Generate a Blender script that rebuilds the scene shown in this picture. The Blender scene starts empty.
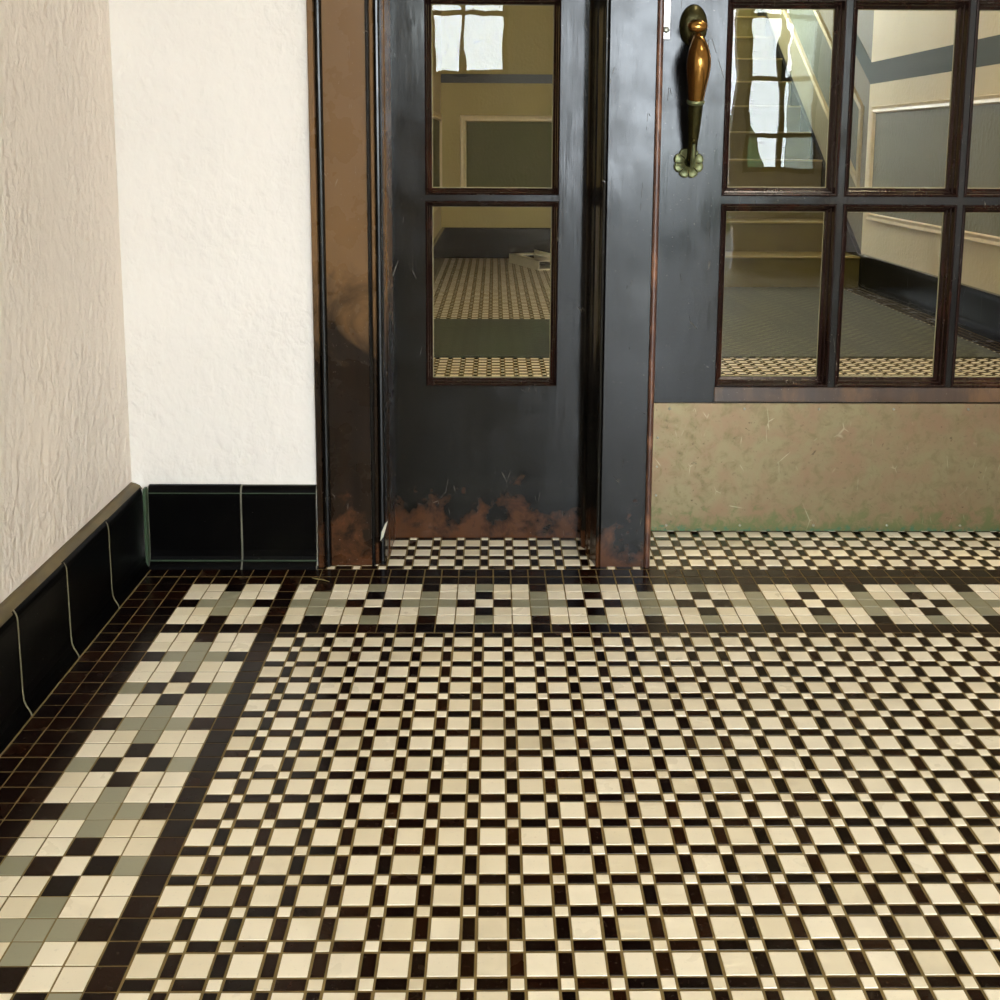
import bpy, bmesh, math, random
from mathutils import Vector, Matrix
S = 0.03          # one border tile (with its joint) in metres; all shapes below are drawn in tiles
rnd = random.Random(7)
sc = bpy.context.scene
col = sc.collection

# ------------------------------------------------------------------ mesh builder
class MB:
    def __init__(self):
        self.v = []; self.f = []; self.m = []; self.t = []; self.sm = []
    def quad(self, a, b, c, d, m=0, t=0.5, sm=False):
        n = len(self.v); self.v += [a, b, c, d]; self.f.append((n, n+1, n+2, n+3)); self.m.append(m); self.t.append(t); self.sm.append(sm)
    def box(self, x0, x1, y0, y1, z0, z1, m=0, t=0.5):
        n = len(self.v)
        self.v += [(x, y, z) for x in (x0, x1) for y in (y0, y1) for z in (z0, z1)]
        for q in ((0,1,3,2),(4,6,7,5),(0,4,5,1),(2,3,7,6),(0,2,6,4),(1,5,7,3)):
            self.f.append(tuple(n+i for i in q)); self.m.append(m); self.t.append(t); self.sm.append(False)
    def grid(self, rows, m=0, t=0.5, closed_u=False, closed_v=False, sm=True):
        n = len(self.v); R = len(rows); Cn = len(rows[0])
        for r in rows: self.v += [tuple(p) for p in r]
        for i in range(R if closed_v else R-1):
            for j in range(Cn if closed_u else Cn-1):
                a = n+i*Cn+j; b = n+i*Cn+(j+1) % Cn; i2 = (i+1) % R
                c = n+i2*Cn+(j+1) % Cn; d = n+i2*Cn+j
                self.f.append((a, b, c, d)); self.m.append(m); self.t.append(t); self.sm.append(sm)
    def ngon(self, pts, m=0, t=0.5):
        n = len(self.v); self.v += [tuple(p) for p in pts]; self.f.append(tuple(range(n, n+len(pts)))); self.m.append(m); self.t.append(t); self.sm.append(False)
    def tile(self, x0, x1, y0, y1, z0, z1, m, t, bev=.03, rot=0., full=True):
        """a floor tile: flat top, small chamfer down to the joint"""
        cx, cy = (x0+x1)/2, (y0+y1)/2; c, s = math.cos(rot), math.sin(rot)
        def P(x, y, z): return (cx+(x-cx)*c-(y-cy)*s, cy+(x-cx)*s+(y-cy)*c, z)
        n = len(self.v)
        if not full:
            self.quad(P(x0,y0,z1), P(x1,y0,z1), P(x1,y1,z1), P(x0,y1,z1), m, t); return
        b = bev
        self.v += [P(x0,y0,z0),P(x1,y0,z0),P(x1,y1,z0),P(x0,y1,z0),
                   P(x0+b,y0+b,z1),P(x1-b,y0+b,z1),P(x1-b,y1-b,z1),P(x0+b,y1-b,z1)]
        for q in ((4,5,6,7),(0,1,5,4),(1,2,6,5),(2,3,7,6),(3,0,4,7)):
            self.f.append(tuple(n+i for i in q)); self.m.append(m); self.t.append(t); self.sm.append(False)
    def prism(self, prof, z0, z1, m=0, sm=False, cap=True):
        """profile in x,y swept straight up"""
        self.grid([[(x, y, z0) for x, y in prof], [(x, y, z1) for x, y in prof]], m, sm=sm)
    def loop(self, x0, x1, z0, z1, prof, m=0):
        """rectangular picture-frame loop in the xz plane; prof = (inset, y) list"""
        rows = []
        for i, y in prof:
            rows.append([(x0+i, y, z0+i), (x1-i, y, z0+i), (x1-i, y, z1-i), (x0+i, y, z1-i)])
        self.grid(rows, m, closed_u=True, sm=False)
    def build(self, name, mats, parent=None, loc=(0, 0, 0), rot=0, kind=None, bevel=0, seg=2, label=None, subsurf=0):
        me = bpy.data.meshes.new(name)
        L = Vector(loc)
        me.from_pydata([(Vector(p)-L)*S for p in self.v], [], self.f)
        for mt in (mats if isinstance(mats, (list, tuple)) else [mats]): me.materials.append(mt)
        me.polygons.foreach_set('material_index', self.m)
        me.polygons.foreach_set('use_smooth', self.sm)
        at = me.attributes.new('tint', 'FLOAT', 'FACE'); at.data.foreach_set('value', self.t)
        me.update()
        o = bpy.data.objects.new(name, me); col.objects.link(o)
        bm = bmesh.new(); bm.from_mesh(me)
        if bevel or subsurf: bmesh.ops.remove_doubles(bm, verts=bm.verts, dist=1e-5)
        bmesh.ops.recalc_face_normals(bm, faces=bm.faces)
        bm.to_mesh(me); bm.free()
        if parent is not None:
            o.parent = parent; o.location = L*S - PL.get(parent.name, Vector((0,0,0)))
        else:
            o.location = L*S
        PL[o.name] = L*S
        if kind: o['kind'] = kind
        if label: o['label'] = label
        if bevel:
            b = o.modifiers.new('bevel', 'BEVEL'); b.width = bevel*S; b.segments = seg; b.limit_method = 'ANGLE'; b.angle_limit = math.radians(40)
            b.harden_normals = False
        if subsurf:
            b = o.modifiers.new('sub', 'SUBSURF'); b.levels = subsurf; b.render_levels = subsurf
        return o
PL = {}
def empty(name, loc, kind=None):
    o = bpy.data.objects.new(name, None); col.objects.link(o); o.location = Vector(loc)*S; PL[o.name] = Vector(loc)*S
    if kind: o['kind'] = kind
    return o
def tag(o, label, cat, group=None, kind=None):
    o['label'] = label; o['category'] = cat
    if group: o['group'] = group
    if kind: o['kind'] = kind

# ------------------------------------------------------------------ materials
def srgb(r, g, b):
    f = lambda c: ((c/255+.055)/1.055)**2.4 if c > 10 else c/255/12.92
    return (f(r), f(g), f(b), 1)
class NT:
    def __init__(self, name):
        self.mat = bpy.data.materials.new(name); self.mat.use_nodes = True
        self.nt = self.mat.node_tree; self.N = self.nt.nodes; self.L = self.nt.links
        self.N.clear(); self.out = self.N.new('ShaderNodeOutputMaterial')
        self.tc = self.N.new('ShaderNodeTexCoord')
    def n(self, t, **kw):
        x = self.N.new('ShaderNode'+t)
        for k, v in kw.items():
            if k.startswith('i_'):
                key = k[2:]; key = int(key) if key.isdigit() else key.replace('_', ' ')
                if hasattr(v, 'is_linked') or isinstance(v, bpy.types.NodeSocket): self.L.new(v, x.inputs[key])
                else: x.inputs[key].default_value = v
            else: setattr(x, k, v)
        return x
    def coords(self, scale=(1,1,1), rot=(0,0,0)):
        return self.n('Mapping', i_Vector=self.tc.outputs['Object'], i_Scale=scale, i_Rotation=rot).outputs[0]
    def noise(self, scale, detail=3, rough=.55, vec=None, dist=0):
        x = self.n('TexNoise', i_Scale=scale, i_Detail=detail, i_Roughness=rough, i_Distortion=dist)
        self.L.new(vec or self.tc.outputs['Object'], x.inputs['Vector']); return x.outputs['Fac']
    def ramp(self, fac, *stops, interp='LINEAR'):
        x = self.n('ValToRGB'); self.L.new(fac, x.inputs[0]); e = x.color_ramp; e.interpolation = interp
        while len(e.elements) < len(stops): e.elements.new(1)
        for el, (p, c) in zip(e.elements, stops):
            el.position = p; el.color = c if len(c) == 4 else (*c, 1)
        return x.outputs[0]
    def mr(self, v, a, b, c=0, d=1):
        return self.n('MapRange', i_0=v, i_1=a, i_2=b, i_3=c, i_4=d).outputs[0]
    def math(self, op, a, b=0.0, clamp=False):
        x = self.n('Math', operation=op, use_clamp=clamp)
        for i, v in enumerate((a, b)):
            if isinstance(v, bpy.types.NodeSocket): self.L.new(v, x.inputs[i])
            else: x.inputs[i].default_value = v
        return x.outputs[0]
    def mix(self, fac, a, b, mode='MIX'):
        x = self.n('Mix', data_type='RGBA', blend_type=mode)
        for i, v in ((0, fac), (6, a), (7, b)):
            if isinstance(v, bpy.types.NodeSocket): self.L.new(v, x.inputs[i])
            else: x.inputs[i].default_value = v
        return x.outputs[2]
    def bump(self, h, strength=.3, dist=.002, normal=None):
        x = self.n('Bump', i_Strength=strength, i_Distance=dist, i_Height=h)
        if normal is not None: self.L.new(normal, x.inputs['Normal'])
        return x.outputs[0]
    def bsdf(self, **kw):
        p = self.n('BsdfPrincipled')
        for k, v in kw.items():
            key = k.replace('_', ' ')
            if isinstance(v, bpy.types.NodeSocket): self.L.new(v, p.inputs[key])
            else: p.inputs[key].default_value = v
        self.L.new(p.outputs[0], self.out.inputs[0]); return p
    def sepz(self):
        x = self.n('SeparateXYZ', i_0=self.tc.outputs['Object']); return x.outputs

def M_stucco(name, c, bump=.5, dist=.003):
    t = NT(name)
    v = t.coords((1, 1, .75), (.2, .3, .5))
    w = t.noise(6, 2)                                   # areas where the trowel left more texture
    a = t.noise(58, 3, .5, v, dist=.25)
    b = t.noise(120, 2, .5, v, dist=.3)
    h = t.math('ADD', t.mr(a, .36, .66), t.math('MULTIPLY', b, .28))
    big = t.noise(5, 2)
    h2 = t.math('MULTIPLY', h, t.mr(w, .35, .65, .35, 1.0))
    n = t.bump(h2, bump, dist)
    n = t.bump(big, .12, .02, n)
    cc = t.mix(t.mr(t.noise(3.0, 3), .35, .7), c, tuple(x*.93 for x in c[:3])+(1,))
    t.bsdf(Base_Color=cc, Roughness=.62, Normal=n, Specular_IOR_Level=.35); return t.mat
def M_plain(name, c, rough=.5, spec=.5, metal=0, bump=0, bs=80, var=.12, coat=0):
    t = NT(name)
    cc = t.mix(t.mr(t.noise(bs*.3, 3), .3, .7), c, tuple(x*(1-var) for x in c[:3])+(1,))
    kw = {}
    if bump: kw['Normal'] = t.bump(t.noise(bs, 3), bump, .001)
    t.bsdf(Base_Color=cc, Roughness=rough, Specular_IOR_Level=spec, Metallic=metal, Coat_Weight=coat, **kw); return t.mat
def M_tile(name, c1, c2, rough, spec=.5, wear=None, bumps=.15):
    t = NT(name)
    at = t.n('Attribute', attribute_name='tint').outputs['Fac']
    cc = t.mix(at, c1, c2)
    speck = t.mr(t.noise(240, 2, .6), .62, .72)
    cc = t.mix(t.math('MULTIPLY', speck, .25), cc, wear or tuple(x*.6 for x in c1[:3])+(1,))
    stain = t.mr(t.noise(7, 4, .6, dist=.5), .56, .75)
    cc = t.mix(t.math('MULTIPLY', stain, .28), cc, (.33, .27, .17, 1) if c1[0] > .2 else (.03, .018, .008, 1))
    r = t.math('ADD', t.mr(t.noise(16, 3), .3, .7, rough-.05, rough+.07), t.math('MULTIPLY', at, .05))
    n = t.bump(t.noise(28, 2), bumps, .002)
    t.bsdf(Base_Color=cc, Roughness=r, Specular_IOR_Level=spec, Specular_Tint=(1, .84, .58, 1) if c1[0] < .1 else (1, 1, 1, 1), Normal=n); return t.mat

def M_wood(name, base, worn, worn_amt=0, low_wear=0, rough=.3, spec=.5, grime=False):
    """dark varnished wood: fine vertical grain, scratches, rubbed-through patches"""
    t = NT(name)
    g = t.noise(1, 4, .6, t.coords((220, 220, 9)))
    gl = t.noise(1, 3, .5, t.coords((60, 60, 2.2)))
    z = t.sepz()[2]
    cc = t.mix(t.mr(gl, .35, .7), base, tuple(x*1.7 for x in base[:3])+(1,))
    big = t.noise(9, 5, .62, t.coords((1.3, 1.3, .8)), dist=.8)
    if worn_amt:
        if grime: big = t.math('ADD', t.math('MULTIPLY', big, .6), t.mr(z, .30, .62, -.02, .42))   # varnish rubbed off above knee height
        cc = t.mix(t.mr(big, .58-worn_amt*.3, .72-worn_amt*.22), cc, worn)
    if low_wear:
        patch = t.noise(19, 6, .68, t.coords((1, 1, .9)), dist=.25)
        hi = t.mr(z, .0, .17, .27, -.13)
        m = t.mr(t.math('ADD', patch, hi), .6, .76)
        cc = t.mix(t.math('MULTIPLY', m, low_wear), cc, srgb(84, 50, 28))
    # scratches
    sv = t.n('TexVoronoi', feature='DISTANCE_TO_EDGE', i_Scale=1.0)
    t.L.new(t.coords((22, 22, 5), (.0, .5, .1)), sv.inputs['Vector'])
    scm = t.math('MULTIPLY', t.mr(sv.outputs[0], .0, .006, 1, 0), t.mr(t.noise(30, 2), .62, .68))
    dots = t.mr(t.noise(330, 1), .76, .79)
    cc = t.mix(t.math('MULTIPLY', t.math('MAXIMUM', scm, dots), .5), cc, srgb(150, 140, 125))
    r = t.mr(t.noise(13, 4), .3, .7, rough-.06, rough+.1)
    h = t.math('ADD', t.math('MULTIPLY', g, .5), t.math('MULTIPLY', scm, -1.0))
    n = t.bump(h, .22, .0006)
    n = t.bump(t.noise(1, 3, .5, t.coords((26, 26, 8))), .12, .004, n)
    t.bsdf(Base_Color=cc, Roughness=r, Specular_IOR_Level=spec, Normal=n); return t.mat

def M_glass():
    t = NT('old_window_glass')
    v = t.coords((7, 1, 5))
    h = t.noise(1, 2, .5, v, dist=.4)
    n = t.bump(h, .3, .0012)
    fr = t.n('Fresnel', i_IOR=1.5); t.L.new(n, fr.inputs['Normal'])
    gl = t.n('BsdfGlossy', i_Roughness=.0, i_Color=(1, 1, 1, 1)); t.L.new(n, gl.inputs['Normal'])
    tr = t.n('BsdfTransparent', i_Color=(.93, .94, .88, 1))
    mx = t.n('MixShader'); t.L.new(t.math('MULTIPLY', fr.outputs[0], .75, True), mx.inputs[0]); t.L.new(tr.outputs[0], mx.inputs[1]); t.L.new(gl.outputs[0], mx.inputs[2])
    # faint smears and wiping marks on the pane
    sm = t.mr(t.noise(26, 4, .6, dist=2.2), .62, .72)
    d = t.n('BsdfDiffuse', i_Color=(.6, .6, .5, 1))
    m2 = t.n('MixShader'); t.L.new(t.math('MULTIPLY', sm, .02), m2.inputs[0]); t.L.new(mx.outputs[0], m2.inputs[1]); t.L.new(d.outputs[0], m2.inputs[2])
    t.L.new(m2.outputs[0], t.out.inputs[0]); return t.mat

def M_kick():
    t = NT('tarnished_brass_plate')
    z = t.sepz()[2]
    a = t.noise(12, 6, .68, dist=.4); b = t.noise(38, 6, .7, dist=.5); c = t.noise(110, 4, .7)
    cc = t.mix(t.mr(a, .4, .62), srgb(122, 110, 80), srgb(122, 99, 74))
    cc = t.mix(t.mr(b, .5, .7), cc, srgb(98, 88, 56))
    cc = t.mix(t.math('MULTIPLY', t.mr(c, .6, .72), .7), cc, srgb(72, 60, 36))
    low = t.math('ADD', t.mr(z, .0, .09, .26, -.12), b)
    cc = t.mix(t.mr(low, .58, .74), cc, srgb(92, 96, 58))
    lower = t.math('ADD', t.mr(z, .0, .035, .24, -.3), c)
    cc = t.mix(t.mr(lower, .6, .72), cc, srgb(62, 98, 72))
    sv = t.n('TexVoronoi', feature='DISTANCE_TO_EDGE', i_Scale=1.0); t.L.new(t.coords((26, 26, 13), (0, .6, 0)), sv.inputs['Vector'])
    scm = t.math('MULTIPLY', t.mr(sv.outputs[0], .0, .02, 1, 0), t.mr(t.noise(20, 2), .58, .66))
    cc = t.mix(t.math('MULTIPLY', scm, .35), cc, srgb(205, 200, 170))
    n = t.bump(t.math('ADD', b, t.math('MULTIPLY', scm, -1.0)), .12, .001)
    t.bsdf(Base_Color=cc, Metallic=.6, Roughness=t.mr(b, .3, .7, .26, .42), Normal=n, Specular_IOR_Level=.5); return t.mat

def M_ledge():
    t = NT('black_glazed_tile')
    cc = t.mix(t.mr(t.noise(14, 4), .5, .75), (.0012, .001, .001, 1), (.003, .0028, .002, 1))
    sp = t.mr(t.noise(300, 1), .78, .8)
    cc = t.mix(t.math('MULTIPLY', sp, .35), cc, (.3, .3, .25, 1))
    t.bsdf(Base_Color=cc, Roughness=.3, Specular_IOR_Level=.06, Normal=t.bump(t.noise(22, 2), .12, .002)); return t.mat

WALL = M_stucco('cream_stucco', srgb(229, 222, 215), .42, .004)
WALL2 = M_stucco('cream_stucco_side', srgb(236, 224, 212), .6, .005)
GROUT = M_plain('olive_grout', srgb(126, 106, 62), .8, .3, bump=.3, var=.35)
WHITE = M_tile('cream_tile', srgb(237, 226, 202), srgb(220, 207, 178), .3)
BLACK = M_tile('black_brown_tile', (.004, .0015, .0015, 1), (.015, .004, .0012, 1), .2, .15, (.08, .06, .04, 1), .12)
GREY = M_tile('grey_tile', srgb(146, 142, 118), srgb(128, 125, 100), .32)
WOOD = M_wood('dark_varnished_wood', (.0035, .003, .0026, 1), srgb(66, 46, 26), .0, .0, .17, .28)
WOODP = M_wood('dark_varnished_wood_worn_foot', (.0035, .003, .0022, 1), srgb(66, 46, 26), .0, .75, .17, .28)
WOODC = M_wood('brown_varnished_casing', (.009, .0045, .002, 1), srgb(108, 80, 50), .55, .8, .26, .2, grime=True)
BEAD = M_wood('dark_red_brown_bead', (.010, .004, .003, 1), srgb(52, 26, 18), .1, 0, .18, .26)
EDGE = M_wood('rubbed_red_brown_edge', (.05, .02, .012, 1), srgb(140, 96, 70), .3, 0, .35, .5)
RAIL = M_wood('brown_bottom_rail', (.03, .014, .006, 1), srgb(90, 62, 34), .3, 0, .3, .5)
PUTTY = M_plain('aged_putty', srgb(138, 130, 98), .6)
GLASS = M_glass()
KICK = M_kick()
BTILE = M_ledge()
GLAZE = M_plain('green_stained_joint', srgb(58, 76, 52), .4, var=.5)
JOINT = M_plain('pale_tile_joint', srgb(112, 108, 90), .5, var=.5)
LEDGE = M_plain('dusty_ledge_joint', srgb(96, 80, 40), .45, var=.5, bs=60)
BRASS = M_plain('polished_brown_brass', srgb(142, 102, 48), .2, .5, .9, bump=.06, bs=40)
PATINA = M_plain('dark_green_patina_brass', srgb(72, 68, 36), .24, .5, .75, bump=.4, bs=160, var=.7)
VERDI = M_plain('verdigris_brass', srgb(122, 126, 86), .4, .5, .55, bump=.4, bs=150, var=.45)
STEEL = M_plain('white_painted_metal', srgb(225, 222, 225), .3, .5, .2)
SCREW = M_plain('steel_screw', srgb(150, 148, 135), .3, .5, .8)
CREAM = M_plain('cream_gloss_paint', srgb(226, 208, 168), .4, .5)
CREAM_SHADE = M_plain('cream_paint_shaded', srgb(160, 146, 108), .7, .2)  # cream moulding by the stairs, stairwell shade put into the colour
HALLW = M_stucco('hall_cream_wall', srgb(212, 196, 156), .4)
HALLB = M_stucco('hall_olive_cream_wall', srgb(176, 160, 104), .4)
STAIRP_SHADE = M_stucco('stair_panel_shaded', srgb(62, 64, 36), .4)  # panel beside the stairs, darkened in colour to stand for stairwell shade
HALLW_SHADE = M_stucco('stair_wall_shaded', srgb(92, 84, 50), .4)  # hall wall painted darker here to imitate the dim stairwell
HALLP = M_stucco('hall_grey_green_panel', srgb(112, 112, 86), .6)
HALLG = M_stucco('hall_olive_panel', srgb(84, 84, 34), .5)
BAND = M_plain('grey_green_stripe_paint', srgb(64, 76, 70), .8, .1)
BANDK = M_plain('dark_stripe_paint', srgb(10, 10, 8), .4)
SKIRT = M_plain('black_gloss_skirting', (.003, .003, .0035, 1), .16, .2)
SHEET1 = None
def M_sheet(name, c1, c2, sx, sy):
    t = NT(name)
    br = t.n('TexChecker', i_Scale=1.0, i_Color1=c1, i_Color2=c2); t.L.new(t.coords((sx, sy, 1)), br.inputs[0])
    st = t.mr(t.noise(1, 3, .5, t.coords((9, 1.2, 1))), .42, .6)
    cc = t.mix(t.math('MULTIPLY', st, .8), br.outputs[0], tuple(x*.35 for x in c1[:3])+(1,))
    t.bsdf(Base_Color=cc, Roughness=.45, Normal=t.bump(br.outputs[1], .3, .002)); return t.mat
SHEET1 = M_sheet('ribbed_dark_green', srgb(56, 72, 54), srgb(34, 46, 30), 18, 62)
SHEET2 = M_sheet('woven_grey_green_mat', srgb(84, 84, 56), srgb(40, 42, 24), 40, 34)
TREAD = M_plain('olive_stair_tread', srgb(140, 124, 72), .5)
RISER = M_plain('olive_stair_riser', srgb(96, 86, 34), .5, var=.3, bs=20)
CEIL = M_plain('white_ceiling', srgb(240, 236, 226), .8)
PAVE = M_plain('dark_asphalt', srgb(84, 86, 84), .9)
PAPER = M_plain('white_card', srgb(232, 226, 205), .6)
PICT = M_plain('printed_picture', srgb(58, 58, 36), .5, var=.8, bs=300)
LEAF = M_plain('hedge_leaves', srgb(58, 98, 48), .6, var=.6, bs=200)

# ------------------------------------------------------------------ floor
fb = MB()
G, W, K, Y_ = 0, 1, 2, 3
ZG = -.022
fb.quad((-3.9, -137, ZG), (84.5, -137, ZG), (84.5, 8, ZG), (-3.9, 8, ZG), G)
def J(a=.012): return rnd.uniform(-a, a)
def put(x0, x1, y0, y1, m, g=.02, full=True):
    t = rnd.random()**2
    if m == W and rnd.random() < .03: t = 1.0
    if full:
        fb.tile(x0+g+J(), x1-g+J(), y0+g+J(), y1-g+J(), -.06, J(.004), m, t, .028, J(.008))
    else: fb.tile(x0+g, x1-g, y0+g, y1-g, -.06, 0, m, t, full=False)
# 5-wide border motif, columns by phase
PH = {0: 'YKWKY', 1: 'WWKWW', 2: 'WWYWW', 3: 'KYYYK', 4: 'WWYWW', 5: 'WWKWW'}
MI = {'W': W, 'K': K, 'Y': Y_}
XE, YE = 77, -70
gb = .014
for i in range(-3, 84):                                   # two dark rows along the doors
    for j in (0, -1): put(i, i+1, j-1+(.06 if j == 0 else 0), j+(.1 if j == 0 else 0), K, gb)
    if -1 < 0 and 5 <= i < XE: put(i, i+1, -8, -7, K, gb)  # inner dark row
for i in range(6, XE-5):
    for j, ch in enumerate(PH[(i-4) % 6]): put(i, i+1, -3-j, -2-j, MI[ch], gb if ch != 'Y' else .008)
for j in range(2, 72):                                    # rows beside the left and the right wall
    full = j < 50
    for i in (-3, -2, -1): put(i, i+1, -j-1, -j, K, gb, full)
    put(5, 6, -j-1, -j, K, gb, full)
    if j == 7: s = 'KKKKK'
    elif j < 7: s = {2: 'WWKWW', 3: 'WWYWW', 4: 'KYYYK', 5: 'WWYWW', 6: 'WWKWW'}[j]
    else: s = PH[(j-7) % 6]
    for i, ch in enumerate(s):
        put(i, i+1, -j-1, -j, MI[ch], gb if ch != 'Y' else .008, full)
        put(XE-5+i, XE-4+i, -j-1, -j, MI[ch], gb if ch != 'Y' else .008, False)
    for i in range(XE, 84): put(i, i+1, -j-1, -j, K, gb, False)
# field of large and small tiles
def field(xa, xb, ya, yb, small_first_y, put, g=.026):
    """xa: left edge starts with a large tile; ya: near the doors, going towards the street"""
    y = ya; sm = small_first_y; r = 0
    while y > yb+.3:
        hy = .5 if sm else 1.0
        x = xa
        while x < xb-.3:
            full = y > -46 and x < 52
            put(x, x+1, y-hy, y, K if sm else W, g, full)
            if x+1.5 <= xb+.3: put(x+1, x+1.5, y-hy, y, W if sm else K, g, full)
            x += 1.5
        y -= hy; sm = not sm
field(6, 72, -8, YE-.5, True, put)
field(6.0-7.5, 84, YE-2, -136, True, put)
# door sill strip: x phase .2 further to the right, runs under the doors
def sill():
    y = .1; sm = True
    while y < 7.4:
        hy = .5 if sm else 1.0
        x = 6.20-.0
        while x < 72:
            put(x, x+1, y+.02, y+hy, K if sm else W, .026)
            put(x+1, x+1.5, y+.02, y+hy, W if sm else K, .026)
            x += 1.5
        y += hy+.02; sm = not sm
sill()
fb.build('floor', [GROUT, WHITE, BLACK, GREY], kind='structure')

# hall floor behind the doors
hb = MB()
hb.quad((4, 8, ZG), (84, 8, ZG), (84, 217, ZG), (4, 217, ZG), 0)
def hput(x0, x1, y0, y1, m):
    g = .06; hb.quad((x0+g, y0+g, 0), (x1-g, y0+g, 0), (x1-g, y1-g, 0), (x0+g, y1-g, 0), m, rnd.random())
y = 8.0; sm = True
while y < 171:
    hy = .5 if sm else 1.0; x = 6.2
    while x < 78:
        if not (y > 64 and 38 < x < 76 and y < 122) and not (y > 126 and x > 42):
            hput(x, x+1, y, y+hy, 2 if sm else 1); hput(x+1, x+1.5, y, y+hy, 1 if sm else 2)
        x += 1.5
    if not (y > 126): 
        for i in (78.2, 79.2, 80.2): hput(i, i+1, y, y+hy, 2)
    y += hy; sm = not sm
hb.build('floor_hall', [GROUT, WHITE, BLACK], kind='structure')

# ------------------------------------------------------------------ porch walls
ZC = 92
b = MB(); b.box(-5.8, -4.12, -137, .85, 0, ZC)
b.build('wall_left', WALL2, kind='structure', bevel=.15)
b = MB(); b.box(-5.8, 6.75, .8, 6.5, 0, ZC); b.box(6.75, 76.2, .9, 6.5, 76, ZC); b.box(76.2, 86, .8, 6.5, 0, ZC)
b.build('wall_back', WALL, kind='structure')
b = MB(); b.box(84, 86, -137, .8, 0, ZC)
b.build('wall_right', WALL2, kind='structure')
b = MB(); b.box(-5.8, 86, -139, 6.5, ZC, ZC+2)
b.build('ceiling', CEIL, kind='structure')
# street wall behind the camera: open doorway in the middle, glazed openings on both sides
b = MB(); y0, y1 = -139, -137
DX0, DX1 = 31, 64.2
def wall_with_holes(b, x0, x1, z1, holes, y0, y1):
    xs = sorted({x0, x1, *[h[0] for h in holes], *[h[1] for h in holes]})
    for a, c in zip(xs, xs[1:]):
        hs = sorted([(h[2], h[3]) for h in holes if h[0] <= a and h[1] >= c]); z = 0
        for h0, h1 in hs:
            if h0 > z: b.box(a, c, y0, y1, z, h0)
            z = h1
        if z < z1: b.box(a, c, y0, y1, z, z1)
wall_with_holes(b, -5.8, 86, ZC, [(4.5, 19.4, 38, 62), (DX0, DX1, 0, 62), (66.3, 80.4, 19.5, 62)], y0, y1)
b.build('wall_front', WALL2, kind='structure')
for n, (x0, x1, z0, z1, xm, zm) in enumerate([(4.5, 19.4, 38, 62, [10.95], [49.5]), (66.3, 80.4, 19.5, 62, [73.7], [26.8, 37.8, 49.2])]):
    r = empty('window_%d' % (n+2), ((x0+x1)/2, -138, z0), 'structure')
    f = MB(); f.box(x0, x0+.9, -138.6, -137.4, z0, z1); f.box(x1-.9, x1, -138.6, -137.4, z0, z1)
    f.box(x0, x1, -138.6, -137.4, z0, z0+.9); f.box(x0, x1, -138.6, -137.4, z1-.9, z1)
    for x in xm: f.box(x-.5, x+.5, -138.4, -137.6, z0, z1)
    for z in zm: f.box(x0, x1, -138.4, -137.6, z-.45, z+.45)
    f.build('window_frame', WOOD, r)
    f = MB(); f.quad((x0, -138, z0), (x1, -138, z0), (x1, -138, z1), (x0, -138, z1)); f.build('pane', GLASS, r)

# ------------------------------------------------------------------ tiled skirting of the porch
def bb_profile():
    p = [(0, 0), (.04, .14), (.12, .30), (.22, .46), (.30, .7), (.33, 1.1), (.331, 1.3), (.349, 4.1), (.35, 4.3)]
    for k in range(1, 6):
        a = math.pi/2*k/5; p.append((.35+.32*(1-math.cos(a)), 4.3+.62*math.sin(a)))
    p.append((.95, 4.95)); return p
def baseboard(name, edges, axis, start, mats, flip=1, zoff=0):
    b = MB(); prof = bb_profile()
    for e0, e1 in zip(edges, edges[1:]):
        g = .05; rows = []; zz = J(.03)
        ss = [e0+g, e0+g+.03, e0+g+.14, e1-g-.14, e1-g-.03, e1-g]
        for k, s in enumerate(ss):
            off = .025 if k in (0, 5) else 0
            r = []
            for d, z in prof:
                d2 = d + off; z2 = z*(1+.0)+zz*(z > 2)
                r.append((s, start+d2, z2) if axis == 'x' else (start-d2, s, z2))
            rows.append(r)
        b.grid(rows, 0, sm=False)
    # joint behind, seen between the tiles and as the ledge on top
    lo, hi = edges[0], edges[-1]
    pr = [(d+.03, z-.01) for d, z in prof]
    b.grid([[(s, start+d, z) if axis == 'x' else (start-d, s, z) for d, z in pr] for s in (lo, hi)], 1)
    return b.build(name, mats, kind='structure')
baseboard('baseboard_back', [-3.14, 2.28, 6.68], 'x', 0.0, [BTILE, JOINT])
ed = [.2, -5.1, -10.6, -15.85]
while ed[-1] > -136: ed.append(ed[-1]-5.3)
baseboard('baseboard_left', ed, 'y', -3.05, [BTILE, JOINT])
b = MB()
for e in ed[1:12]:                                        # pale joints squeezed out between the tiles
    b.grid([[(-3.05-d+o_, e+w_, z) for d, z in bb_profile()] for w_, o_ in ((-.06, 0), (-.035, .02), (.035, .02), (.06, 0))], 0)
b.build('trim_12', M_plain('pale_squeezed_joint', srgb(128, 122, 96), .5, var=.5), kind='structure')
ed2 = [0.0]
while ed2[-1] > -136: ed2.append(ed2[-1]-5.3)
b = MB(); b.grid([[(-3.05-d, s_, z) for d, z in ((.44, 4.72), (.56, 4.93), (.8, 5.05), (1.12, 5.12), (1.12, 4.6))] for s_ in (.6, -136)], 0)
b.build('trim_11', LEDGE, kind='structure')
o = MB()
prof = bb_profile()
for e0, e1 in zip(ed2, ed2[1:]):
    o.grid([[(83.3+d, s, z) for d, z in prof] for s in (e0-.03, e1+.03)], 0)
o.build('baseboard_right', [BTILE, LEDGE], kind='structure')
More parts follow.
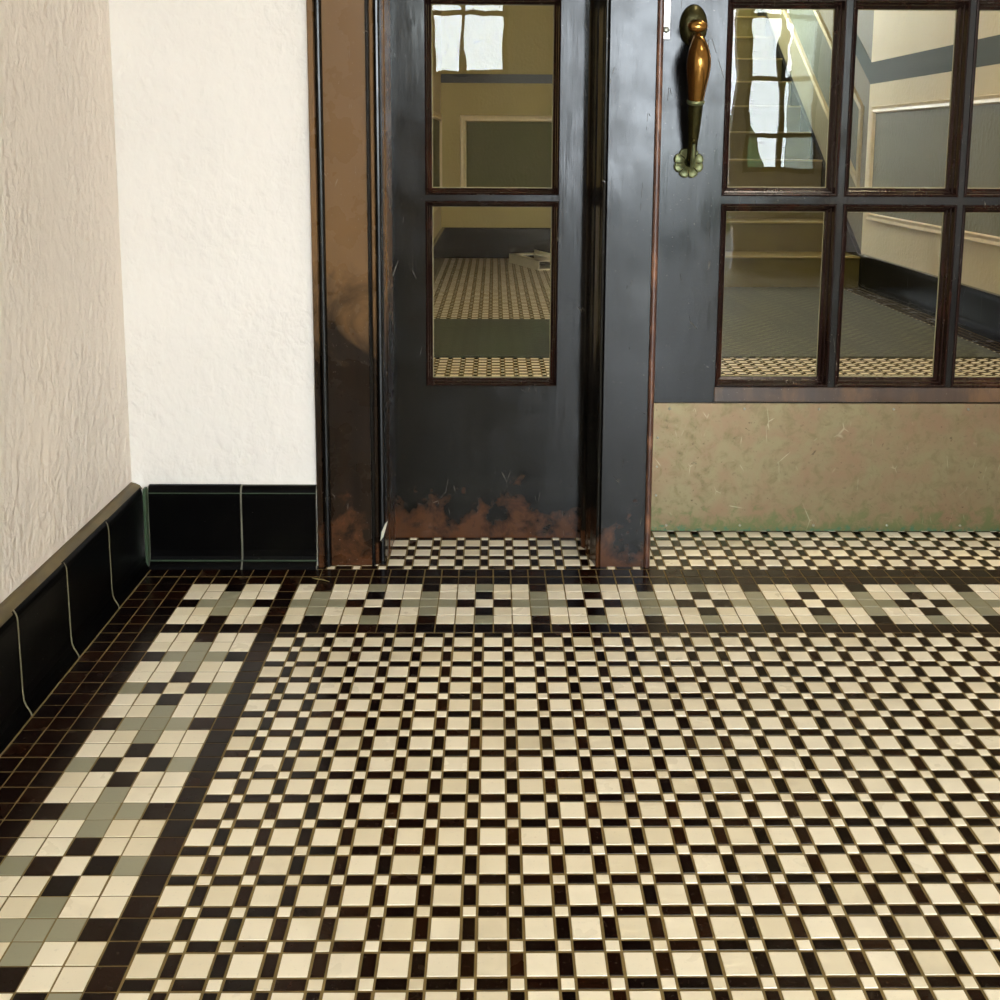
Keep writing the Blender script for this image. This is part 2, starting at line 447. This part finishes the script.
# stained joint lines of the back tiles (corner, foot and top)
b = MB()
b.box(-3.27, -3.12, -.02, .42, .05, 4.9, 0); b.box(-3.1, 6.68, .17, .3, .44, .51, 0); b.box(-3.1, 6.68, .325, .42, 4.5, 4.54, 0)
b.build('trim_1', GLAZE, kind='structure', bevel=.05)

# ------------------------------------------------------------------ door surround
ZT = 76
def profile_trim(name, prof, mats, z1=ZT, mi=None):
    b = MB()
    for k, (a, c) in enumerate(zip(prof, prof[1:])):
        m = mi[k] if mi else 0
        b.grid([[(a[0], a[1], 0), (c[0], c[1], 0)], [(a[0], a[1], z1), (c[0], c[1], z1)]], m, sm=False)
    return b.build(name, mats, kind='structure')
def arc(cx, cy, r, a0, a1, n=6):
    return [(cx+r*math.cos(math.radians(a0+(a1-a0)*k/n)), cy+r*math.sin(math.radians(a0+(a1-a0)*k/n))) for k in range(n+1)]
# left casing: flat band, round bead in a groove, broad flat, stepped inner edge
cas = [(6.7, .95), (6.7, .42), (6.74, .38), (7.02, .38), (7.06, .62)] + arc(7.26, .58, .17, 180, 360) + [(7.46, .66)]
i0 = len(cas)
cas += [(9.82, .66), (9.84, .56)] + arc(9.95, .56, .1, 180, 360, 5) + [(10.07, .8), (10.2, .86), (10.24, 1.05)] + arc(10.42, 1.05, .17, 200, 360, 5)
cas += [(10.62, 1.5), (10.66, 2.3), (10.6, 2.4), (10.7, 2.6), (10.8, 5.2)]
mi = [0]*len(cas)
for k in range(4, i0-1): mi[k] = 1
mi[i0-1] = 0
for k in range(i0, len(cas)): mi[k] = 0
for k in (0, 1, 2): mi[k] = 2
for k, (p, q) in enumerate(zip(cas, cas[1:])):
    if 9.83 < p[0] < 10.06 : mi[k] = 1
    if 10.2 < p[0] < 10.63 and p[1] < 1.5: mi[k] = 1
profile_trim('trim_2', cas, [WOODC, WOOD, WOODC], mi=mi)
# post between sidelight and door
pc = [(22.42, 5.2), (22.42, 3.6), (22.5, 3.45)] + [(22.62, 3.3), (22.66, 2.6), (22.74, 2.3), (22.8, 1.6), (22.9, 1.3), (22.96, 1.0)]
pc += arc(23.14, .55, .12, 180, 300, 5) + [(23.24, .62), (23.32, .5)]
nf = len(pc)
pc += [(25.86, .48)] + arc(26.06, .52, .17, 200, 360, 6) + [(26.28, .7), (26.28, 6.15)]
mi = [0]*len(pc)
for k, p in enumerate(pc):
    if p[0] > 25.87: mi[k] = 1
profile_trim('trim_3', pc, [WOODP, EDGE], mi=mi)
# lintel over both and casing on the far right
b = MB(); b.box(6.7, 76.2, .6, 6.5, 74, 77); b.box(22.4, 58, 1.2, 6.5, 70.6, 74); b.box(10.6, 22.6, 1.2, 6.5, 70.6, 74)
b.build('trim_4', WOOD, kind='structure', bevel=.12)
b = MB(); b.box(57.2, 60.4, .5, 6.4, 0, 74); b.box(72, 76.2, .5, 6.4, 0, 74); b.box(60.4, 72, 5, 6.4, 0, 74)
b.build('trim_5', WOODP, kind='structure', bevel=.12)

# ------------------------------------------------------------------ glazed leaf builder
BP = [(0, .02), (.03, -.06), (.1, -.09), (.16, -.05), (.19, .06), (.22, .28), (.30, .33), (.36, .52), (.5, .62), (.52, .75)]
def leaf(root, x0, x1, z0, z1, Y, thick, cols, rows, mats_frame, sill_in=.0, scale=1.0, rail_mat=None):
    f = MB(); yb = Y+thick
    xs = [x0]+[v for c in cols for v in c]+[x1]
    for a, c in zip(xs[::2], xs[1::2]): f.box(a, c, Y, yb, z0, z1)
    zs = [z0]+[v for r in rows for v in r]+[z1]
    for (c0, c1) in cols:
        for k, (a, c) in enumerate(zip(zs[::2], zs[1::2])): f.box(c0, c1, Y+.0, yb, a, c)
    f.build('leaf_frame', mats_frame, root)
    for (c0, c1) in cols:
        for (r0, r1) in rows:
            g = MB(); g.loop(c0, c1, r0, r1, [(i*scale, Y+y) for i, y in BP])
            g.loop(c0, c1, r0, r1, [(.5*scale, Y+.85), (.3*scale, Y+1.0), (0, yb+.02)])
            g.build('glazing_bead', BEAD, root)
            g = MB(); k = .5*scale
            g.loop(c0, c1, r0, r1, [(k-.02, Y+.74), (k+.03, Y+.77), (k+.06, Y+.82)])
            pt = g.build('putty', PUTTY, root)
            g = MB(); k2 = k-.06; yy = Y+.80
            g.quad((c0+k2, yy, r0+k2), (c1-k2, yy, r0+k2), (c1-k2, yy, r1-k2), (c0+k2, yy, r1-k2))
            g.build('pane', GLASS, root)

# sidelight
side = empty('window_1', (16.6, 5.7, 0), 'structure')
SR = [(9.85, 21.3), (21.66, 33.3), (33.65, 45.0), (45.35, 56.8), (57.15, 68.5)]
leaf(side, 10.7, 22.6, .02, 70.6, 5.05, 1.4, [(12.8, 20.88)], SR, WOODP, scale=.75)

# door
door = empty('door_1', (26.4, 7, 0), 'structure')
DR = [(9.58, 21.14), (21.6, 33.45), (33.85, 45.3), (45.75, 57.3), (57.75, 68.0)]
DC = [(30.95, 38.14), (38.52, 45.62), (45.95, 53.0)]
leaf(door, 26.25, 57.1, .1, 70.6, 6.2, 1.5, DC, DR, WOOD, scale=1.0)
b = MB(); b.box(30.93, 53.05, 6.13, 6.3, 8.62, 9.56); b.build('bottom_rail', RAIL, door, bevel=.04)
# kick plate with screws
kp = MB()
kp.box(27.05, 56.3, 6.02, 6.2, .1, 8.56)
kick = kp.build('kick_plate', KICK, door, loc=(41.5, 6.1, 0), bevel=.05)
s = MB()
def dome(b, c, r, h, m=0, n=10, axis='y'):
    rows = []
    for i in range(5):
        a = math.pi/2*i/4; rr = r*math.cos(a); hh = h*math.sin(a)
        rows.append([(c[0]+rr*math.cos(2*math.pi*k/n), c[1]-hh, c[2]+rr*math.sin(2*math.pi*k/n)) for k in range(n)])
    b.grid(rows, m, closed_u=True)
spots = [(28.1+4.75*k, .5+7.7*j, .09) for k in range(6) for j in (0, 1)] + [(27.4, z, .08) for z in (2.5, 4.4, 6.3)]
for x, z, rad in spots:
    s = MB(); dome(s, (x, 6.02, z), rad, .06); s.build('screw', SCREW, kick)

# white metal lock plate on the door edge
b = MB(); b.box(26.9, 27.52, 6.08, 6.2, 30.95, 37.0)
lp = b.build('lock_plate', STEEL, door, bevel=.06)
b = MB(); dome(b, (27.26, 6.08, 31.55), .2, .07, n=16); b.build('screw', SCREW, lp)

# ------------------------------------------------------------------ door handle
hd = empty('door_handle', (28.8, 6.2, 22.8)); hd.parent = door; hd.location = (Vector((28.8, 6.2, 22.8))-Vector((26.4, 7, 0)))*S
PL[hd.name] = Vector((28.8, 6.2, 22.8))*S
hd['label'] = 'old brass pull handle with swelling brown grip and flower-shaped foot'
# oval top plate
b = MB(); n = 40; rows = []
for i, (sc_, y) in enumerate([(1, 6.2), (1, 6.08), (.95, 6.0), (.86, 5.98), (.8, 5.93), (.5, 5.84), (.01, 5.82)]):
    rows.append([(28.9+.84*sc_*math.cos(2*math.pi*k/n), y, 31.78+1.28*sc_*math.sin(2*math.pi*k/n)) for k in range(n)])
b.grid(rows, 0, closed_u=True); b.build('top_plate', PATINA, hd)
# thumb piece: tongue coming out of the plate, ending in a broad oval pad
b = MB(); rows = []
for y, w, h, z in [(6.0, .22, .2, 31.95), (5.4, .22, .16, 31.95), (4.9, .34, .2, 31.85), (4.6, .5, .28, 31.72), (4.4, .6, .34, 31.62), (4.25, .56, .33, 31.56), (4.15, .4, .24, 31.54), (4.12, .1, .06, 31.54)]:
    rows.append([(28.83+w*math.cos(2*math.pi*k/24), y, z+h*math.sin(2*math.pi*k/24)) for k in range(24)])
b.grid(rows, 0, closed_u=True); b.ngon(rows[-1][::-1]); b.ngon(rows[0])
b.build('thumb_latch', BRASS, hd)
# the sweeping grip: spine in the yz plane, circular sections
def sweep(b, pts, m=0, n=24, cap=True):
    rows = []
    for k, (x, y, z, r, rx) in enumerate(pts):
        a = pts[max(0, k-1)]; c = pts[min(len(pts)-1, k+1)]
        t = Vector((c[0]-a[0], c[1]-a[1], c[2]-a[2])).normalized(); u = Vector((1, 0, 0)); u = (u - t*u.dot(t)).normalized(); w = t.cross(u)
        rows.append([tuple(Vector((x, y, z))+u*rx*math.cos(2*math.pi*j/n)+w*r*math.sin(2*math.pi*j/n)) for j in range(n)])
    b.grid(rows, m, closed_u=True)
    if cap: b.ngon(rows[0]); b.ngon(rows[-1][::-1])
def smooth(keys, n):
    out = []
    K_ = len(keys)
    for i in range(K_-1):
        p0, p1, p2, p3 = keys[max(0, i-1)], keys[i], keys[i+1], keys[min(K_-1, i+2)]
        for k in range(n):
            t = k/n
            out.append(tuple(.5*((2*b_)+(-a_+c_)*t+(2*a_-5*b_+4*c_-d_)*t*t+(-a_+3*b_-3*c_+d_)*t**3) for a_, b_, c_, d_ in zip(p0, p1, p2, p3)))
    out.append(keys[-1]); return out
# keys: x, y, z, radius, radius in x
b = MB()
up_ = smooth([(28.9, 6.0, 30.9, .3, .3), (28.88, 5.2, 31.05, .26, .28), (28.87, 4.5, 31.0, .26, .3), (28.87, 4.1, 30.6, .42, .46),
              (28.86, 3.88, 29.95, .62, .66), (28.85, 3.85, 29.35, .68, .72), (28.84, 3.92, 28.7, .62, .66), (28.83, 4.05, 28.0, .52, .55), (28.82, 4.2, 27.3, .44, .46)], 7)
sweep(b, up_, 0); b.build('grip', BRASS, hd)
b = MB(); sweep(b, [(28.82, 4.2, 27.34, .43, .45), (28.82, 4.21, 27.3, .5, .52), (28.82, 4.24, 27.16, .5, .52), (28.82, 4.26, 27.08, .42, .44)]); b.build('collar', VERDI, hd)
b = MB()
lo_ = smooth([(28.82, 4.24, 27.16, .43, .45), (28.83, 4.45, 26.4, .40, .42), (28.84, 4.7, 25.5, .34, .36), (28.85, 4.95, 24.8, .28, .3), (28.86, 5.25, 24.1, .26, .28), (28.87, 5.6, 23.75, .28, .3), (28.87, 6.1, 23.65, .34, .34)], 5)
sweep(b, lo_, 0)
dome(b, (28.85, 4.62, 24.95), .17, .2, n=12)
b.build('lower_stem', PATINA, hd)
b = MB()
sweep(b, smooth([(28.86, 4.58, 24.75, .06, .09), (28.87, 4.72, 24.3, .1, .12), (28.88, 4.9, 23.75, .12, .15), (28.88, 5.2, 23.4, .06, .08)], 4)); b.build('leaf_tongue', VERDI, hd)
# scalloped rosette
b = MB(); n = 80; rows = []
def rr(a, base=.78, amp=.13): return base+amp*abs(math.cos(4*a+math.pi/2.0*1))**.6
for sc_, y in [(1, 6.2), (1, 6.08), (.93, 6.0), (.82, 6.03), (.55, 6.0), (.42, 5.9), (.3, 5.84), (.02, 5.82)]:
    rows.append([(28.86+rr(2*math.pi*k/n)*sc_*math.cos(2*math.pi*k/n), y + (.05*abs(math.sin(4*2*math.pi*k/n)) if .4 < sc_ < .95 else 0), 23.62+rr(2*math.pi*k/n)*sc_*math.sin(2*math.pi*k/n)) for k in range(n)])
b.grid(rows, 0, closed_u=True); ros = b.build('rosette', VERDI, hd)
b = MB()
for k in range(8):
    a = math.pi/4*k+0; c_, s_ = math.cos(a), math.sin(a)
    sweep(b, [(28.86+c_*.32, 5.98, 23.62+s_*.32, .03, .03), (28.86+c_*.62, 5.99, 23.62+s_*.62, .035, .035), (28.86+c_*.80, 6.03, 23.62+s_*.80, .03, .03)], n=8)
rows = []
for o_, y in ((-.045, 6.1), (0, 6.0), (.045, 6.1)):
    rows.append([(28.86+(rr(2*math.pi*k/n)+o_)*math.cos(2*math.pi*k/n), y, 23.62+(rr(2*math.pi*k/n)+o_)*math.sin(2*math.pi*k/n)) for k in range(n)])
b.grid(rows, 0, closed_u=True)
b.build('petal_edge', PATINA, ros)

# ------------------------------------------------------------------ hall behind the doors
XR, XL, YF = 82, 5.4, 171
ZH = 96
# right wall, flat part and the slope beside the stair
b = MB()
b.box(XR, XR+2, 6.5, 126.5, 0, 170)
b.build('wall_hall_right', HALLW, kind='structure')
b = MB(); b.box(XR, XR+2, 126.5, 217, 0, 170); b.build('wall_stair_right', HALLW_SHADE, kind='structure')  # same wall continued, its shade painted into the material
b = MB(); b.box(XL-2, XL, 6.5, YF, 0, ZH); b.build('wall_hall_left', HALLW, kind='structure')
b = MB(); b.box(XL-2, 42, YF, YF+2, 0, ZH); b.build('wall_hall_back', HALLB, kind='structure')
b = MB(); b.box(40.5, 42, 124.7, YF, 0, ZH); b.build('wall_stair_side', HALLW, kind='structure')
b = MB(); b.box(40, 84, 217, 219, 0, 170); b.build('wall_stair_back', HALLW, kind='structure')
b = MB(); b.box(XL-2, 84, 6.5, 122, ZH, ZH+2); b.box(XL-2, 42, 122, YF+2, ZH, ZH+2); b.box(40, 84, 120, 219, 168, 170); b.box(40, 84, 120, 122, ZH, 168)
b.box(40, 42, 122, 219, ZH, 168)
b.build('ceiling_hall', CEIL, kind='structure')
SL = .68
def strip(b, x, y0, y1, z0, z1, d, m=0):      # band on the right wall, flat then rising with the stair
    yk = 126.3
    b.box(x-d, x, y0, yk, z0, z1, m)
    k = SL*(y1-yk)
    v = [(x-d, yk, z0), (x, yk, z0), (x, yk, z1), (x-d, yk, z1), (x-d, y1, z0+k), (x, y1, z0+k), (x, y1, z1+k), (x-d, y1, z1+k)]
    for q in ((0, 3, 7, 4), (1, 5, 6, 2), (0, 4, 5, 1), (3, 2, 6, 7), (0, 1, 2, 3), (4, 7, 6, 5)):
        b.quad(*[v[i] for i in q], m)
b = MB(); strip(b, XR, 7, 217, 35.3, 39.0, .04); b.box(XL+.0, 40.5, YF-.06, YF, 37.6, 39.5, 1)
b.build('trim_6', [BAND, BANDK], kind='structure')
b = MB(); strip(b, XR, 8, 217, 0, 5.9, .7); b.build('baseboard_hall_right', SKIRT, kind='structure')
b = MB(); b.box(XL, 40.5, YF-.9, YF, 0, 6.7); b.build('baseboard_hall_back', SKIRT, kind='structure', bevel=.25)
b = MB(); b.box(XL, XL+.9, 8, YF-.9, 0, 6.7); b.build('baseboard_hall_left', SKIRT, kind='structure', bevel=.25)
b = MB(); b.box(39.8, 40.5, 124.7, YF-.9, 0, 6.7); b.build('baseboard_stair_side', SKIRT, kind='structure', bevel=.25)
# moulded wall panels: right wall (one long, one sloping), back wall, left wall
def frame_pts(b, pts, w, n_, d, m=0):
    """moulding along a closed polygon pts on a plane; n_ = plane normal (towards room)"""
    P = [Vector(p) for p in pts]; N_ = Vector(n_); K_ = len(P); c = sum(P, Vector())/K_
    rows = [[] for _ in range(5)]
    for i in range(K_):
        a, p, q = P[i-1], P[i], P[(i+1) % K_]
        d1 = (p-a).normalized(); d2 = (q-p).normalized()
        n1 = N_.cross(d1); n2 = N_.cross(d2)
        if n1.dot(c-p) < 0: n1 = -n1
        if n2.dot(c-p) < 0: n2 = -n2
        mtr = (n1+n2)/(1+n1.dot(n2))
        for k, (o_, h) in enumerate([(0, 0), (.12, 1), (.5, .75), (.85, 1), (1, 0)]): rows[k].append(tuple(p+mtr*w*o_+N_*d*h))
    b.grid(rows, m, closed_u=True, sm=False)
nr = (-1, 0, 0)
pr = [(XR, 40, 12), (XR, 124, 12), (XR, 124, 31.5), (XR, 40, 31.5)]
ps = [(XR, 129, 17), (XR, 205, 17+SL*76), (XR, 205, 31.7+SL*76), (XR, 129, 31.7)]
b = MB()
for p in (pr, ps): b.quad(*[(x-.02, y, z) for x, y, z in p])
b.m = [0, 1]; b.build('wall_panel_field_right', [HALLP, STAIRP_SHADE], kind='structure')
b = MB(); frame_pts(b, pr, 1.25, nr, .5); b.build('trim_7', CREAM, kind='structure')
b = MB(); frame_pts(b, ps, 1.25, nr, .5); b.build('trim_8', CREAM_SHADE, kind='structure')
pb = [(9.5, YF, 12), (36, YF, 12), (36, YF, 30.8), (9.5, YF, 30.8)]
b = MB(); b.quad(*[(x, y-.02, z) for x, y, z in pb]); pl_ = [(XL, 120, 12), (XL, 166, 12), (XL, 166, 30.8), (XL, 120, 30.8)]; b.quad(*[(x+.02, y, z) for x, y, z in pl_])
b.build('wall_panel_field_back', HALLG, kind='structure')
b = MB(); frame_pts(b, pb, 1.4, (0, -1, 0), .5); b.build('trim_9', CREAM, kind='structure')
b = MB(); frame_pts(b, pl_, 1.4, (1, 0, 0), .5); b.build('trim_10', CREAM, kind='structure')
# staircase rising away beside the right wall
st = empty('staircase', (61, 124.7, 0), 'structure')
NS = 11; TR, RI = 8.1, 5.5
b = MB(); c = MB()
for i in range(NS):
    y0 = 124.7+i*TR; b.box(42.02, 81.2, y0, y0+1, i*RI, (i+1)*RI-.35)
    c.box(42.02, 81.2, y0-.45, y0+TR+.3, (i+1)*RI-.35, (i+1)*RI)
b.build('riser', RISER, st); c.build('tread', TREAD, st, bevel=.1)
# dark sheets laid on the hall floor
b = MB(); b.box(8.2, 37.6, 61.8, 88.4, .01, .22)
o = b.build('green_floor_sheet', SHEET1, loc=(23, 75, 0), bevel=.08); tag(o, 'dark green ribbed sheet on the hall floor behind the narrow sidelight', 'mat')
b = MB(); b.box(38.4, 77.5, 62.4, 123.2, .01, .2); 
o = b.build('grey_floor_sheet', SHEET2, loc=(57, 93, 0), bevel=.08); tag(o, 'grey-green woven runner on the hall floor leading to the stairs', 'mat')
# folded card on the floor
def card(): 
    r = empty('cardboard_sleeve', (24, 156, 0)); tag(r, 'white cardboard sleeve with a dark cut-out lying on the hall floor by the skirting', 'cardboard sleeve')
    R_ = Matrix.Rotation(-1.19, 4, 'Z'); o_ = Vector((25.7, 156.3, 0))
    b = MB(); w, d, h = 7.6, 3.0, 1.9
    # hollow sleeve lying flat: four walls of card
    b.box(-w, w, -d, d, 0, .2); b.box(-w, w, -d, -d+.2, .2, h); b.box(-w, w, d-.2, d, .2, h+.6); b.box(-w, -w+2.6, -d, d, h-.2, h); b.box(w-4, w, -d, d, h-.2, h); b.box(-w, w, -d, -d+1.2, h-.2, h); b.box(-w, w, d-1.6, d, h-.2, h)
    b.v = [tuple(R_ @ Vector(p)+o_) for p in b.v]; b.build('sleeve', PAPER, r)
    b = MB(); b.box(-w+.9, w-1.6, -d+1.2, d-1.6, h-1.1, h-.9)
    b.v = [tuple(R_ @ Vector(p)+o_) for p in b.v]; b.build('dark_inside', PICT, r)
card()
# white scrap stuck to the casing foot, twig on the tiles
b = MB(); p = [(10.32, .70, 1.5), (10.5, .62, 1.75), (10.78, .66, 2.75), (10.62, .78, 2.55), (10.4, .8, 2.05)]
b.ngon(p); b.ngon([(x+.01, y+.03, z) for x, y, z in p][::-1])
for i in range(5):
    a_, c_ = p[i], p[(i+1) % 5]; b.quad(a_, c_, (c_[0]+.01, c_[1]+.03, c_[2]), (a_[0]+.01, a_[1]+.03, a_[2]))
o = b.build('paper_scrap', PAPER, loc=(10.5, .7, 1.5)); tag(o, 'tiny torn white scrap caught on the foot of the left door casing', 'scrap')
b = MB(); sweep(b, [(6.6, -1.25, .05, .02, .02), (6.9, -1.5, .09, .045, .045), (7.3, -1.55, .06, .035, .035), (7.7, -1.8, .05, .015, .015)], n=8)
o = b.build('twig', M_plain('dry_twig', srgb(120, 104, 60), .8), loc=(7, -1.5, 0)); tag(o, 'short dry twig lying on the black border tiles below the left casing', 'twig')

# ------------------------------------------------------------------ outside behind the camera
b = MB(); b.box(-300, 400, -700, -139, -3, -.3); b.build('floor_street', PAVE, kind='structure')
def hedge(x, y, r, h, nm):
    b = MB(); rows = []
    for i in range(12):
        a = math.pi*i/11; rows.append([(x+r*math.sin(a)*math.cos(2*math.pi*k/20)*(1+J(.12)), y+r*.7*math.sin(a)*math.sin(2*math.pi*k/20)*(1+J(.12)), h*(1-math.cos(a))/2-.4) for k in range(20)])
    b.grid(rows, 0, closed_u=True); k = 'tree' if h > 60 else 'bush'; o = b.build('garden_'+k, LEAF, loc=(x, y, 0)); tag(o, nm, k)
hedge(82, -230, 12, 34, 'round green bush outside the street wall, by the tall glazed opening')

hs = empty('neighbouring_house', (126, -250, 0)); tag(hs, 'pale plain house across the way outside, seen only as a reflection in the door glass', 'house')
b = MB(); b.box(109, 150, -262, -240, -.35, 120); b.build('house_wall', M_plain('pale_grey_render', srgb(214, 224, 210), .8), hs)
SHUT = M_plain('grey_green_shutter', srgb(96, 116, 104), .6)
for z in (10, 56):
    b = MB(); b.box(113, 115, -240.4, -239.8, z, z+36); b.build('shutter', SHUT, hs)
# ------------------------------------------------------------------ lights
w = bpy.data.worlds.new('daylight'); sc.world = w; w.use_nodes = True
nt = w.node_tree; bg = nt.nodes['Background']; bg.inputs[0].default_value = (.84, .925, 1.0, 1); bg.inputs[1].default_value = 31.0
def portal(x0, x1, z0, z1):
    l = bpy.data.lights.new('portal', 'AREA'); l.shape = 'RECTANGLE'; l.size = (x1-x0)*S; l.size_y = (z1-z0)*S
    l.cycles.is_portal = True
    o = bpy.data.objects.new('daylight_portal', l); col.objects.link(o); o.location = Vector(((x0+x1)/2, -139.3, (z0+z1)/2))*S
    o.rotation_euler = (math.radians(90), 0, 0)
for a in ((4.5, 19.4, 38, 62), (DX0, DX1, 0, 62), (66.3, 80.4, 19.5, 62)): portal(*a)
def lamp(name, loc, power, colr, size, label, cat):
    r = empty(name, (loc[0], loc[1], loc[2])); tag(r, label, cat)
    b = MB(); rows = []
    for q, z in ((.3, 0), (size, 0), (size, -.6), (size*.96, -.7)): rows.append([(loc[0]+q*math.cos(2*math.pi*k/32), loc[1]+q*math.sin(2*math.pi*k/32), loc[2]+z) for k in range(32)])
    b.grid(rows, 0, closed_u=True); b.build('lamp_ring', BRASS, r, loc=loc)
    l = bpy.data.lights.new(name+'_light', 'AREA'); l.shape = 'DISK'; l.size = size*2*S*.94; l.energy = power; l.color = colr
    o = bpy.data.objects.new(name+'_light', l); col.objects.link(o); o.location = (Vector(loc)+Vector((0, 0, -.75)))*S
lamp('porch_ceiling_lamp', (52, -34, ZC), 14, (1, .88, .72), 7, 'round brass-rimmed ceiling lamp over the porch tiles', 'lamp')
lamp('hall_ceiling_lamp', (62, 34, ZH), 42, (1, .84, .56), 7, 'round brass-rimmed ceiling lamp in the hall behind the door', 'lamp')

# ------------------------------------------------------------------ camera
cd = bpy.data.cameras.new('camera'); cam = bpy.data.objects.new('camera', cd); col.objects.link(cam); sc.camera = cam
RT, UP, FW = Vector((.99992123, -.01132012, .00542134)), Vector((-.00371927, .1452986, .98938086)), Vector((.01198762, .98932309, -.14524505))
m = Matrix((RT, UP, -FW)).transposed().to_4x4(); m.translation = Vector((16.98263, -58.774436, 24.696441))*S
cam.matrix_world = m
cd.sensor_width = 36; cd.sensor_fit = 'HORIZONTAL'; cd.lens = 1053.267/1000*36
cd.shift_x = -(506.768-500)/1000; cd.shift_y = (298.8-500)/1000
cd.clip_start = .02; cd.clip_end = 100

vs = sc.view_settings; vs.view_transform = 'Standard'; vs.look = 'None'; vs.gamma = 1; vs.exposure = .02; vs.use_curve_mapping = False
